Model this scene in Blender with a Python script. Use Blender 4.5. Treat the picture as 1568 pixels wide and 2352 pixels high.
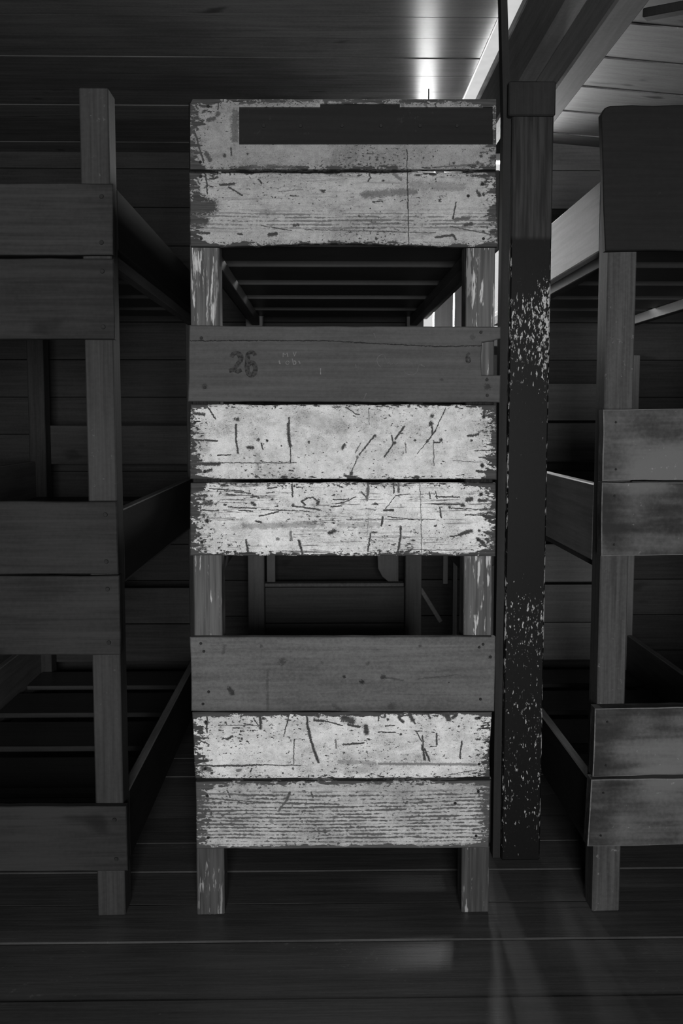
import bpy, bmesh, math, random
from mathutils import Vector, Matrix

for o in list(bpy.data.objects):
    bpy.data.objects.remove(o, do_unlink=True)
scene = bpy.context.scene
COL = scene.collection
R = math.radians

# ------------------------------------------------------------------ camera
W, H, F = 1568, 2352, 2300.0
EYE = 1.41
cam_d = bpy.data.cameras.new('camera')
cam_d.sensor_fit = 'VERTICAL'
cam_d.sensor_height = 36.0
cam_d.lens = F / H * 36.0
cam_d.clip_start = 0.02
cam = bpy.data.objects.new('camera', cam_d)
COL.objects.link(cam)
cam.location = (0, 0, EYE)
cam.rotation_euler = (R(90 - 5.32), 0, R(-1.05))
scene.camera = cam
CM = cam.rotation_euler.to_matrix()


def ray(px, py):
    return CM @ Vector(((px - W / 2) / F, -(py - H / 2) / F, -1.0))


def at_y(px, py, Y):
    d = ray(px, py)
    return Vector((0, 0, EYE)) + d * (Y / d.y)


def at_z(px, py, Z=0.0):
    d = ray(px, py)
    return Vector((0, 0, EYE)) + d * ((Z - EYE) / d.z)


# ------------------------------------------------------------------ world, lights, exposure
world = bpy.data.worlds.new('overcast_sky')
scene.world = world
world.use_nodes = True
world.node_tree.nodes['Background'].inputs[0].default_value = (1, 1, 1, 1)
world.node_tree.nodes['Background'].inputs[1].default_value = 0.70
world.cycles.sampling_method = 'NONE'
scene.view_settings.view_transform = 'Standard'
scene.view_settings.look = 'None'
scene.view_settings.exposure = 0.0
scene.view_settings.gamma = 1.0
scene.view_settings.use_curve_mapping = False
scene.cycles.max_bounces = 5
scene.cycles.diffuse_bounces = 3
scene.cycles.glossy_bounces = 2
scene.cycles.transparent_max_bounces = 8

YW = 5.18           # far wall
YN = -2.30          # wall behind the camera


def area(name, loc, rot, sx, sy, power):
    d = bpy.data.lights.new(name, 'AREA')
    d.shape = 'RECTANGLE'
    d.size, d.size_y = sx, sy
    d.energy = power
    d.color = (1, 1, 1)
    o = bpy.data.objects.new(name, d)
    COL.objects.link(o)
    o.location = loc
    o.rotation_euler = rot
    return o


# daylight coming in by the far window and by the window behind the camera
area('far_window_daylight', (0.76, YW + 0.20, EYE + 0.90), (R(-90), 0, 0), 0.80, 0.95, 105)
area('near_window_daylight', (0.15, YN - 0.12, 1.30), (R(90), 0, 0), 1.10, 1.15, 235)

# ------------------------------------------------------------------ node expressions
class E:
    """a shader value with arithmetic"""
    def __init__(s, nt, sock):
        s.nt, s.k = nt, sock

    def _op(s, op, a, b=None, c=None, clamp=False):
        n = s.nt.nodes.new('ShaderNodeMath')
        n.operation = op
        n.use_clamp = clamp
        for i, v in enumerate((a, b, c)):
            if v is None:
                continue
            if isinstance(v, E):
                s.nt.links.new(v.k, n.inputs[i])
            else:
                n.inputs[i].default_value = float(v)
        return E(s.nt, n.outputs[0])

    def __add__(s, o): return s._op('ADD', s, o)
    def __radd__(s, o): return s._op('ADD', o, s)
    def __sub__(s, o): return s._op('SUBTRACT', s, o)
    def __rsub__(s, o): return s._op('SUBTRACT', o, s)
    def __mul__(s, o): return s._op('MULTIPLY', s, o)
    def __rmul__(s, o): return s._op('MULTIPLY', o, s)
    def abs(s): return s._op('ABSOLUTE', s)
    def max(s, o): return s._op('MAXIMUM', s, o)
    def min(s, o): return s._op('MINIMUM', s, o)
    def clamp(s): return s._op('ADD', s, 0.0, clamp=True)
    def pow(s, o): return s._op('POWER', s, o)

    def step(s, a, b, lo=0.0, hi=1.0):
        n = s.nt.nodes.new('ShaderNodeMapRange')
        n.interpolation_type = 'SMOOTHSTEP'
        s.nt.links.new(s.k, n.inputs[0])
        if a > b:
            a, b, lo, hi = b, a, hi, lo
        for i, v in enumerate((a, b, lo, hi)):
            n.inputs[i + 1].default_value = v
        return E(s.nt, n.outputs[0])


class Mat:
    def __init__(s, name):
        s.m = bpy.data.materials.new(name)
        s.m.use_nodes = True
        s.nt = s.m.node_tree
        s.b = s.nt.nodes['Principled BSDF']
        tc = s.nt.nodes.new('ShaderNodeTexCoord')
        s.P = tc.outputs['Object']
        sp = s.nt.nodes.new('ShaderNodeSeparateXYZ')
        s.nt.links.new(s.P, sp.inputs[0])
        s.x, s.y, s.z = (E(s.nt, k) for k in sp.outputs)
        oi = s.nt.nodes.new('ShaderNodeObjectInfo')
        s.rnd = E(s.nt, oi.outputs['Random'])
        s.off = (0.0, 0.0, 0.0)

    def noise(s, sx, sy, sz, detail=4, rough=0.55, seed=0.0, dist=0.0, per_object=True):
        """noise over object coordinates, frequencies per metre"""
        m = s.nt.nodes.new('ShaderNodeVectorMath')
        m.operation = 'MULTIPLY_ADD'
        s.nt.links.new(s.P, m.inputs[0])
        m.inputs[1].default_value = (sx, sy, sz)
        if per_object:
            c = s.nt.nodes.new('ShaderNodeCombineXYZ')
            a = s.rnd * 91.0 + seed
            for i in range(3):
                s.nt.links.new((a * (1.0 + 0.37 * i)).k, c.inputs[i])
            s.nt.links.new(c.outputs[0], m.inputs[2])
        else:
            m.inputs[2].default_value = (seed, seed * 1.7 + 3, seed * .6 + 9)
        n = s.nt.nodes.new('ShaderNodeTexNoise')
        n.inputs['Scale'].default_value = 1.0
        n.inputs['Detail'].default_value = detail
        n.inputs['Roughness'].default_value = rough
        n.inputs['Distortion'].default_value = dist
        s.nt.links.new(m.outputs[0], n.inputs['Vector'])
        return E(s.nt, n.outputs[0])

    def mix(s, a, b, f):
        if not isinstance(a, E) and isinstance(b, E):
            return (b - a) * f + a
        return (b - a) * f + a if isinstance(b - a, E) else f * (b - a) + a

    def finish(s, val, rough=0.6, bump=None, bump_d=0.0006, spec=0.12):
        c = s.nt.nodes.new('ShaderNodeCombineColor')
        for i in range(3):
            s.nt.links.new(val.k, c.inputs[i])
        s.nt.links.new(c.outputs[0], s.b.inputs['Base Color'])
        if isinstance(rough, E):
            s.nt.links.new(rough.k, s.b.inputs['Roughness'])
        else:
            s.b.inputs['Roughness'].default_value = rough
        s.b.inputs['Specular IOR Level'].default_value = spec
        if bump is not None:
            n = s.nt.nodes.new('ShaderNodeBump')
            n.inputs['Strength'].default_value = 1.0
            n.inputs['Distance'].default_value = bump_d
            s.nt.links.new(bump.k, n.inputs['Height'])
            s.nt.links.new(n.outputs[0], s.b.inputs['Normal'])
        return s.m


def segment_group():
    g = bpy.data.node_groups.new('scratch_segment', 'ShaderNodeTree')
    for nm, t in (('P', 'NodeSocketVector'), ('A', 'NodeSocketVector'), ('B', 'NodeSocketVector'), ('Width', 'NodeSocketFloat'), ('Ragged', 'NodeSocketFloat')):
        g.interface.new_socket(nm, in_out='INPUT', socket_type=t)
    g.interface.new_socket('Mask', in_out='OUTPUT', socket_type='NodeSocketFloat')
    gi = g.nodes.new('NodeGroupInput'); go = g.nodes.new('NodeGroupOutput')

    def vm(op, a, b=None, sc=None):
        n = g.nodes.new('ShaderNodeVectorMath'); n.operation = op
        g.links.new(a, n.inputs[0])
        if b is not None: g.links.new(b, n.inputs[1])
        if sc is not None: g.links.new(sc, n.inputs['Scale'])
        return n.outputs['Value'] if op in ('DOT_PRODUCT', 'LENGTH') else n.outputs['Vector']

    def ma(op, a, b, clamp=False):
        n = g.nodes.new('ShaderNodeMath'); n.operation = op; n.use_clamp = clamp
        for i, v in enumerate((a, b)):
            if isinstance(v, (int, float)): n.inputs[i].default_value = v
            else: g.links.new(v, n.inputs[i])
        return n.outputs[0]
    pa = vm('SUBTRACT', gi.outputs['P'], gi.outputs['A'])
    ba = vm('SUBTRACT', gi.outputs['B'], gi.outputs['A'])
    t = ma('DIVIDE', vm('DOT_PRODUCT', pa, ba), ma('MAXIMUM', vm('DOT_PRODUCT', ba, ba), 1e-9), True)
    d = vm('LENGTH', vm('SUBTRACT', pa, vm('SCALE', ba, sc=t)))
    q = ma('ADD', ma('DIVIDE', d, gi.outputs['Width']), gi.outputs['Ragged'])
    mr = g.nodes.new('ShaderNodeMapRange'); mr.interpolation_type = 'SMOOTHSTEP'
    g.links.new(q, mr.inputs[0])
    for i, v in enumerate((0.55, 1.25, 1.0, 0.0)): mr.inputs[i + 1].default_value = v
    g.links.new(mr.outputs[0], go.inputs[0])
    return g


SEG = segment_group()


def marks_mask(M, marks, warp_amp=0.008):
    """marks: (ax, az, bx, bz, half width, strength) in object coordinates on the XZ face"""
    w1 = (M.noise(70, 70, 70, 4, 0.65, seed=5) - 0.5) * warp_amp
    w2 = (M.noise(70, 70, 70, 4, 0.65, seed=25) - 0.5) * warp_amp
    rag = (M.noise(230, 230, 330, 4, 0.7, seed=45) - 0.5) * 2.6
    tot = c = None
    for i, (ax, az, bx, bz, w, st) in enumerate(marks):
        if i % 28 == 0:         # a fresh coordinate, tied to the marks so far, keeps the shader's working set small
            c = M.nt.nodes.new('ShaderNodeCombineXYZ')
            M.nt.links.new((M.x + w1 if tot is None else M.x + w1 + tot * 1e-6).k, c.inputs[0])
            M.nt.links.new((M.z + w2).k, c.inputs[2])
        n = M.nt.nodes.new('ShaderNodeGroup')
        n.node_tree = SEG
        M.nt.links.new(c.outputs[0], n.inputs['P'])
        n.inputs['A'].default_value = (ax, 0, az)
        n.inputs['B'].default_value = (bx + 1e-5, 0, bz)
        n.inputs['Width'].default_value = w
        M.nt.links.new(rag.k, n.inputs['Ragged'])
        v = E(M.nt, n.outputs[0])
        if st != 1: v = v * st
        tot = v if tot is None else tot.max(v)
    return tot


def wood(name, lo, hi, axis='x', rough=0.6, knots=0.0, spec=0.12, streak=70, dirt=0.35, scuff=0.0, relief=False):
    """bare or stained wood, grain along the given axis"""
    M = Mat(name)
    fr = {'x': (2.2, streak, streak), 'y': (streak, 2.2, streak), 'z': (streak, streak, 2.2)}[axis]
    g = M.noise(*fr, detail=3, rough=0.6, dist=0.4)
    fr2 = tuple(v * (2.6 if v > 10 else 3) for v in fr)
    g2 = M.noise(*fr2, detail=2, seed=7)
    big = M.noise(3, 3, 3, 2, seed=17)
    sp = M.noise(90, 90, 90, 2, seed=31)
    v = (g * 0.55 + g2 * 0.25 + big * dirt * 0.8 - dirt * .4 + sp * 0.2).step(0.25, 0.75)
    val = v * (hi - lo) + lo
    val = val * (M.rnd * 0.35 + 0.82)
    if knots:
        kf = {'x': (4, 9, 9), 'y': (9, 4, 9), 'z': (9, 9, 4)}[axis]
        k = M.noise(*kf, detail=2, seed=43)
        val = val * (1.0 - k.step(0.66, 0.75) * knots)
    if scuff:
        sc = M.noise(60, 60, 60, 5, 0.65, seed=61)
        val = val + (sc + big * 0.3).step(0.80, 0.90) * scuff
    return M.finish(val, rough, bump=g2 if relief else None, bump_d=0.0005, spec=spec)


def painted(name, L, Hh, base=0.62, wood_lo=0.035, wood_hi=0.085, wear=0.0, speck=0.0, grain=0.0, grain_zone=None, ribs=0.0, rib_freq=105.0, rib_zone=None,
            end_wear=1.0, edge_top=0.3, edge_bot=0.3, dirt=0.25, marks=None, soft=None, seed=0.0):
    """worn white paint on a plank: local x along, z up, front face at y = 0"""
    M = Mat(name)
    x, z = M.x, M.z
    n1 = M.noise(23, 28, 72, 5, 0.62, seed=seed + 1)
    n2 = M.noise(110, 110, 170, 4, 0.6, seed=seed + 2)
    nl = M.noise(5, 5, 9, 3, 0.5, seed=seed + 3)
    gr = M.noise(7, 40, 175, 4, 0.6, seed=seed + 4, dist=0.35)
    gr2 = M.noise(22, 60, 420, 3, 0.6, seed=seed + 5)
    mott = M.noise(14, 14, 18, 4, 0.6, seed=seed + 6)
    fine = M.noise(420, 420, 420, 2, 0.6, seed=seed + 8)
    ends = (x.abs() - (L / 2)).step(-0.085, 0.0)
    ends = ends * ends
    top = (z - Hh / 2).step(-0.022, 0.0) * edge_top
    bot = (z * -1.0 - Hh / 2).step(-0.022, 0.0) * edge_bot
    border = top.max(bot)
    # chips of bare wood
    c1 = (n1 + ends * 0.24 * end_wear + border * 0.45 + (nl - 0.5) * 0.12 + wear * 0.1).step(0.665, 0.69)
    c2 = (n2 + ends * 0.16 * end_wear + border * 0.25 + (nl - 0.5) * 0.30 + speck * 0.1).step(0.655, 0.70)
    n3 = M.noise(330, 330, 480, 3, 0.65, seed=seed + 12)
    c3 = (n3 + ends * 0.10 * end_wear + border * 0.2 + (mott - 0.5) * 0.45 + speck * 0.1).step(0.64, 0.74) * 0.75
    bare = c1.max(c2).max(c3)
    edge = (x.abs() - (L / 2) + n1 * 0.02 - 0.010).step(-0.006, 0.004)
    bare = bare.max(edge * 0.85 * min(1.0, end_wear))
    if grain:
        zone = M.noise(6, 6, 10, 2, seed=seed + 9).step(0.30, 0.55)
        if grain_zone:
            z0, z1 = grain_zone
            zone = (zone * 0.4 + 0.6) * z.step(z0 - .018, z0 + .012) * z.step(z1 + .018, z1 - .012)
        gl = (gr * 0.72 + gr2 * 0.28 + ends * 0.05 + (n2 - 0.5) * 0.25).step(0.53, 0.60)
        bare = bare.max(gl * zone * grain)
    if ribs:
        wv = M.noise(1.6, 4, 9, 3, 0.5, seed=seed + 14)
        ph = z * (rib_freq * 6.2832) + (x * 0.35 + wv * 9.0) * 2.2
        sn = ph._op('SINE', ph)
        zr = 1.0
        if rib_zone:
            z0, z1 = rib_zone
            zr = z.step(z0 - .015, z0 + .012) * z.step(z1 + .015, z1 - .012)
        brk = M.noise(9, 9, 60, 4, 0.6, seed=seed + 15) - 0.5
        rl = (sn * 0.5 + brk * 3.2 + (n2 - 0.5) * 2.6 + ends * 0.4 + (gr2 - 0.5) * 1.2).step(-0.05, 0.45)
        bare = bare.max(rl * zr * ribs)
    if marks:
        bare = bare.max(marks_mask(M, marks))
    w = (gr * 0.6 + gr2 * 0.4).step(0.3, 0.7) * (wood_hi - wood_lo) + wood_lo
    m2 = M.noise(60, 60, 75, 4, 0.65, seed=seed + 16)
    d = (mott * 0.45 + nl * 0.3 + m2 * 0.35).step(0.42, 0.70)
    p = (1.0 - d * dirt) * base
    p = p * (fine * 0.9 + 0.55)
    if soft:
        p = p * (1.0 - marks_mask(M, soft, 0.02) * 0.55)
    val = p + (w - p) * bare
    return M.finish(val, 0.7, bump=gr2, bump_d=0.0005, spec=0.15)


# ------------------------------------------------------------------ object helpers
def link(o, parent=None):
    COL.objects.link(o)
    if parent is not None:
        o.parent = parent
        o.matrix_parent_inverse = Matrix.Identity(4)
    return o


def tag(o, label, cat, group=None, kind=None):
    o['label'] = label
    o['category'] = cat
    if group: o['group'] = group
    if kind: o['kind'] = kind
    return o


def empty(name, loc):
    o = bpy.data.objects.new(name, None)
    o.location = loc
    o.empty_display_size = 0.1
    return link(o)


def local(parent, v):
    return Vector(v) - (parent.location if parent is not None else Vector((0, 0, 0)))


def mesh_obj(name, verts, faces, mat, loc, parent=None, smooth=False):
    me = bpy.data.meshes.new(name)
    me.from_pydata([tuple(v) for v in verts], [], faces)
    me.update()
    bm = bmesh.new(); bm.from_mesh(me)
    bmesh.ops.recalc_face_normals(bm, faces=bm.faces)
    bm.to_mesh(me); bm.free()
    if mat is not None: me.materials.append(mat)
    o = bpy.data.objects.new(name, me)
    o.location = loc
    return link(o, parent)


rng = random.Random(7)


def beam_mesh(name, sx, sy, sz, bev=0.004, jit=0.0):
    """bevelled box mesh centred on the origin"""
    bm = bmesh.new()
    bmesh.ops.create_cube(bm, size=1.0)
    for v in bm.verts:
        v.co = Vector((v.co.x * sx, v.co.y * sy, v.co.z * sz)) + Vector([rng.uniform(-jit, jit) for _ in range(3)])
    if bev:
        bmesh.ops.bevel(bm, geom=list(bm.edges), offset=bev, segments=1, affect='EDGES')
    me = bpy.data.meshes.new(name)
    bm.to_mesh(me); bm.free()
    return me


def box(name, lo, hi, mat, parent=None, bev=0.004, jit=0.0, base=None):
    """box from lo to hi in world space; base is the world origin of its parent chain"""
    lo, hi = Vector(lo), Vector(hi)
    c = (lo + hi) / 2
    s = hi - lo
    me = beam_mesh(name, abs(s.x), abs(s.y), abs(s.z), min(bev, 0.3 * min(abs(s.x), abs(s.y), abs(s.z))), jit)
    if mat is not None: me.materials.append(mat)
    o = bpy.data.objects.new(name, me)
    o.location = c - (base if base is not None else (parent.location if parent is not None else Vector((0, 0, 0))))
    return link(o, parent)


def bar(name, a, b, w, t, mat, parent=None, base=None, bev=0.003):
    """straight bar from a to b with width w (across) and thickness t"""
    a, b = Vector(a), Vector(b)
    d = b - a
    me = beam_mesh(name, d.length, t, w, bev)
    if mat is not None: me.materials.append(mat)
    o = bpy.data.objects.new(name, me)
    o.location = (a + b) / 2 - (base if base is not None else (parent.location if parent is not None else Vector((0, 0, 0))))
    o.rotation_mode = 'QUATERNION'
    xa = d.normalized()
    up = Vector((0, 0, 1))
    if abs(xa.dot(up)) > 0.95: up = Vector((1, 0, 0))
    ya = up.cross(xa).normalized()
    za = xa.cross(ya)
    o.rotation_quaternion = Matrix((xa, ya, za)).transposed().to_quaternion()
    return link(o, parent)


def plank(name, outline_px, Y, thick, mat_fn, parent, jit=0.0012, seg_px=45, bev=0.0025, edge_mat=None):
    """A plank standing in the plane y = Y (its front), its outline given by pixels of the photograph.
    mat_fn(L, H, to_local) -> material; to_local maps a pixel to the plank's own x, z."""
    pts = [at_y(px, py, Y) for px, py in outline_px]
    xs = [p.x for p in pts]; zs = [p.z for p in pts]
    c = Vector(((min(xs) + max(xs)) / 2, Y, (min(zs) + max(zs)) / 2))
    L, Hh = max(xs) - min(xs), max(zs) - min(zs)
    ring = []
    n = len(pts)
    for i in range(n):
        a, b = pts[i], pts[(i + 1) % n]
        k = max(1, int((b - a).length * 839 / seg_px))
        for j in range(k):
            p = a.lerp(b, j / k)
            q = p - c
            amp = jit
            ring.append((q.x + rng.uniform(-amp, amp), q.z + rng.uniform(-amp, amp)))
    m = len(ring)
    # inset ring for the worn arris
    ins = []
    area2 = sum(ring[i][0] * ring[(i + 1) % m][1] - ring[(i + 1) % m][0] * ring[i][1] for i in range(m))
    sgn = 1.0 if area2 > 0 else -1.0
    for i in range(m):
        a, b, d = Vector(ring[i - 1]), Vector(ring[i]), Vector(ring[(i + 1) % m])
        e1, e2 = (b - a), (d - b)
        n1 = Vector((-e1.y, e1.x)).normalized(); n2 = Vector((-e2.y, e2.x)).normalized()
        nn = n1 + n2
        nn = nn.normalized() if nn.length > 1e-6 else n1
        k = bev * (1.0 / max(0.5, nn.dot(n1)))
        ins.append((b.x + sgn * nn.x * k, b.y + sgn * nn.y * k))
    verts = [(x, 0, z) for x, z in ins] + [(x, bev, z) for x, z in ring] + [(x, thick, z) for x, z in ring]
    faces = [tuple(range(m)), tuple(range(2 * m, 3 * m))]
    for i in range(m):
        j = (i + 1) % m
        faces.append((i, j, m + j, m + i))
        faces.append((m + i, m + j, 2 * m + j, 2 * m + i))

    def to_local(px, py):
        p = at_y(px, py, Y) - c
        return p.x, p.z
    mat = mat_fn(L, Hh, to_local)
    o = mesh_obj(name, verts, faces, mat, c - parent.location, parent)
    if edge_mat is not None:
        o.data.materials.append(edge_mat)
        for f in o.data.polygons:
            if abs(f.center.y - bev / 2) < bev * 0.3: f.material_index = 1
    return o, c, to_local


def quad_px(xl, xr, yt, yb, yt2=None, yb2=None, xl2=None, xr2=None):
    """left/right x at the top and bottom; top and bottom y at the left and right"""
    yt2 = yt if yt2 is None else yt2
    yb2 = yb if yb2 is None else yb2
    xl2 = xl if xl2 is None else xl2
    xr2 = xr if xr2 is None else xr2
    return [(xl, yt), (xr, yt2), (xr2, yb2), (xl2, yb)]


# ------------------------------------------------------------------ materials
M_ceil = wood('varnished_ceiling_wood', 0.075, 0.14, 'x', rough=0.2, knots=0.6, spec=0.012, streak=40, dirt=0.5)
M_roof = wood('roof_board_wood', 0.075, 0.13, 'x', rough=0.55, knots=0.7, streak=40, dirt=0.5)
M_beam = wood('beam_wood', 0.14, 0.24, 'y', rough=0.6, streak=45)
M_fascia = wood('pale_fascia_wood', 0.55, 0.7, 'y', rough=0.5, streak=40, dirt=0.1)
M_floor = wood('dark_floor_wood', 0.04, 0.085, 'x', rough=0.42, streak=50, dirt=0.6, spec=0.35, scuff=0.05, relief=True)
M_wall = wood('dark_wall_wood', 0.024, 0.05, 'x', rough=0.6, knots=0.4)
M_wallpale = wood('pale_wall_wood', 0.15, 0.24, 'x', rough=0.6, knots=0.7, streak=40)
M_footgrey = wood('grey_foot_board_wood', 0.08, 0.13, 'x', rough=0.6)
M_wallv = wood('side_wall_wood', 0.05, 0.10, 'y', rough=0.6)
M_frame = wood('window_frame_wood', 0.55, 0.7, 'z', rough=0.5, dirt=0.2)
M_frame_dull = wood('dull_batten_wood', 0.18, 0.28, 'z', rough=0.6)
M_oldx = wood('bare_grey_wood', 0.05, 0.085, 'x', rough=0.6, streak=80)
M_slat = wood('bed_slat_wood', 0.03, 0.055, 'x', rough=0.38, streak=60, spec=0.08)
M_rail = wood('side_rail_wood', 0.06, 0.11, 'y', rough=0.55, streak=60)
M_edge = wood('rubbed_and_lit_edge', 0.10, 0.30, 'x', rough=0.6, scuff=0.2, streak=40)  # rubbed plank edges; on the roof boards, painted-in light
M_greyrail = wood('grey_side_rail_wood', 0.11, 0.19, 'y', rough=0.55, streak=60, dirt=0.8)
M_dark_rail = wood('dark_side_rail_wood', 0.012, 0.022, 'y', rough=0.6, streak=60)
M_lit_edge = wood('lit_edge_wood', 0.10, 0.2, 'y', rough=0.45)  # light on rail tops and foot ledge, painted in as paler wood
M_pale_rail = wood('pale_side_rail_wood', 0.34, 0.5, 'y', rough=0.5, streak=60, dirt=0.3)
M_leftwood = wood('brown_grey_plank_wood', 0.019, 0.044, 'x', rough=0.6, streak=60, knots=0.5, dirt=0.8, relief=True)
M_leftpost = wood('brown_grey_post_wood', 0.025, 0.055, 'z', rough=0.6, streak=80, scuff=0.05)
M_rightwood = wood('scuffed_plank_wood', 0.028, 0.15, 'x', rough=0.6, streak=20, dirt=2.3, scuff=0.12, relief=True)
M_rightpost = wood('scuffed_post_wood', 0.028, 0.08, 'z', rough=0.6, streak=70, scuff=0.12)
M_black = wood('blackened_panel_wood', 0.010, 0.017, 'x', rough=0.6, scuff=0.01)
M_footpost = wood('plain_foot_post_wood', 0.12, 0.19, 'z', rough=0.6)
M_footpale = wood('pale_foot_cleat_wood', 0.10, 0.15, 'z', rough=0.6)
M_footwood = wood('foot_board_wood', 0.09, 0.15, 'x', rough=0.6)
M_darkpost = wood('stud_wood', 0.02, 0.035, 'z', rough=0.6)

Mn = Mat('dark_iron'); M_nail = Mn.finish(Mn.noise(200, 200, 200, 2) * 0.02 + 0.008, 0.5)
Mi = Mat('stencil_ink'); M_ink = Mi.finish(Mi.noise(150, 150, 150, 4).step(0.35, 0.6) * 0.035 + 0.018, 0.7)
Mc = Mat('scratched_pale_wood'); M_scratch = Mc.finish(Mc.noise(120, 120, 120, 3) * 0.25 + 0.05, 0.7)

Mc = Mat('faintly_scratched_wood'); M_scratch2 = Mc.finish(Mc.noise(120, 120, 120, 3) * 0.12 + 0.05, 0.7)

Mg = bpy.data.materials.new('window_glass')
Mg.use_nodes = True
nt = Mg.node_tree
nt.nodes.remove(nt.nodes['Principled BSDF'])
tr = nt.nodes.new('ShaderNodeBsdfTransparent'); gl = nt.nodes.new('ShaderNodeBsdfGlossy')
gl.inputs['Roughness'].default_value = 0.02
mx = nt.nodes.new('ShaderNodeMixShader'); fz = nt.nodes.new('ShaderNodeFresnel'); fz.inputs[0].default_value = 1.45
nt.links.new(fz.outputs[0], mx.inputs[0]); nt.links.new(tr.outputs[0], mx.inputs[1]); nt.links.new(gl.outputs[0], mx.inputs[2])
nt.links.new(mx.outputs[0], nt.nodes['Material Output'].inputs[0])

# dusty roof-light glass: no clear reflection
Mgd = bpy.data.materials.new('dusty_roof_glass')
Mgd.use_nodes = True
nt = Mgd.node_tree
nt.nodes.remove(nt.nodes['Principled BSDF'])
tr = nt.nodes.new('ShaderNodeBsdfTransparent'); df = nt.nodes.new('ShaderNodeBsdfDiffuse')
df.inputs[0].default_value = (0.5, 0.5, 0.5, 1)
dn = nt.nodes.new('ShaderNodeTexNoise'); dn.inputs['Scale'].default_value = 9.0; nt.links.new(nt.nodes.new('ShaderNodeTexCoord').outputs['Object'], dn.inputs['Vector']); dn.inputs['Detail'].default_value = 5
mr = nt.nodes.new('ShaderNodeMapRange')
for i, v in enumerate((0.3, 0.7, 0.04, 0.16)): mr.inputs[i + 1].default_value = v
mx = nt.nodes.new('ShaderNodeMixShader')
nt.links.new(dn.outputs[0], mr.inputs[0]); nt.links.new(mr.outputs[0], mx.inputs[0])
nt.links.new(tr.outputs[0], mx.inputs[1]); nt.links.new(df.outputs[0], mx.inputs[2])
nt.links.new(mx.outputs[0], nt.nodes['Material Output'].inputs[0])

# ------------------------------------------------------------------ the room
XL, XR = -3.2, 3.6
ZC = EYE + 1.33                 # flat ceiling over the beds
XF = 0.585                      # where the flat ceiling ends
XS = 0.725                      # where the roof slope begins
ZR0, SL = EYE + 1.43, 0.085     # roof boards beyond: height at XF, fall to the right


def struct(name, loc=(0, 0, 0)):
    o = empty(name, loc)
    o['kind'] = 'structure'
    return o


# floor of wide boards running across
floor = struct('floor')
seams = sorted([at_z(784, 2158).y, at_z(784, 2292).y])
ys = [seams[0] - 0.29 * k for k in range(18, 0, -1)] + seams
y = seams[1]
while y < YW:
    y += 0.21
    ys.append(min(y, YW))
ys = [max(v, YN) for v in ys if v > YN - 0.28]
for i in range(len(ys) - 1):
    dz = [0.0, -0.002, -0.0035, -0.001][i % 4]
    if abs(ys[i] - seams[0]) < 1e-6: dz = -0.005
    if abs(ys[i + 1] - seams[0]) < 1e-6: dz = 0.0
    box('floor_plank', (XL, ys[i] + 0.0015, -0.03), (XR, ys[i + 1] - 0.0015, dz), M_floor, floor, bev=0.003)
box('subfloor', (XL - 0.05, YN - 0.05, -0.06), (XR + 0.05, YW + 0.03, -0.032), M_black, floor, bev=0)

# flat boarded ceiling on the left
ceiling = struct('ceiling')
y = YN
k = 0
first = 3.27 - 0.192 * 29
y = first
while y < YW:
    y0, y1 = max(y, YN), min(y + 0.192, YW)
    if y1 > y0 + 0.01:
        z = ZC + [0.0, 0.0015, -0.001][k % 3]
        box('ceiling_board', (XL, y0 + 0.0012, z), (XF, y1 - 0.0012, z + 0.02), M_ceil, ceiling, bev=0.002)
    y += 0.192; k += 1
box('ceiling_backing', (XL, YN, ZC + 0.023), (XF, YW, ZC + 0.05), M_black, ceiling, bev=0)

# sloping lapped roof boards on the right
roof = struct('ceiling_slope')
y = YN
wd = 0.335
n = int((YW - YN) / wd) + 2
off = 3.99 - wd * math.ceil((3.99 - YN) / wd)
for i in range(n):
    y0, y1 = off + wd * i, off + wd * (i + 1) + 0.03
    y0, y1 = max(y0, YN), min(y1, YW)
    if y1 - y0 < 0.04: continue
    zf = lambda x: ZR0 - SL * (x - XF)
    v = []
    for x in (XS, XR):
        v += [(x, y0, zf(x) - 0.003), (x, y1, zf(x) + 0.003), (x, y1, zf(x) + 0.026), (x, y0, zf(x) + 0.014)]
    cc = Vector(((XS + XR) / 2, (y0 + y1) / 2, zf((XS + XR) / 2)))
    v = [Vector(p) - cc for p in v]
    f = [(0, 1, 2, 3), (4, 5, 6, 7), (0, 1, 5, 4), (1, 2, 6, 5), (2, 3, 7, 6), (3, 0, 4, 7)]
    rb = mesh_obj('roof_board', v, f, M_roof, cc, roof)
    rb.data.materials.append(M_edge)
    for p in rb.data.polygons:
        if p.normal.y < -0.7: p.material_index = 1  # near edge paler: the light it catches is put into the colour
# closing plate above
cc = Vector((0, 0, 0))
vv = [(XS, YN, ZR0 + .05), (XR, YN, ZR0 - SL * (XR - XF) + .05), (XR, YW, ZR0 - SL * (XR - XF) + .05), (XS, YW, ZR0 + .05)]
vv += [(a, b, c + 0.03) for a, b, c in vv]
mesh_obj('roof_deck', vv, [(0, 1, 2, 3), (4, 5, 6, 7), (0, 1, 5, 4), (1, 2, 6, 5), (2, 3, 7, 6), (3, 0, 4, 7)], M_black, cc, roof)

q0, q1 = at_z(1480, 34, EYE + 1.345), at_z(1640, 4, EYE + 1.335)
bar('roof_batten', q0, q1, 0.03, 0.045, M_darkpost, roof)

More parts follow.
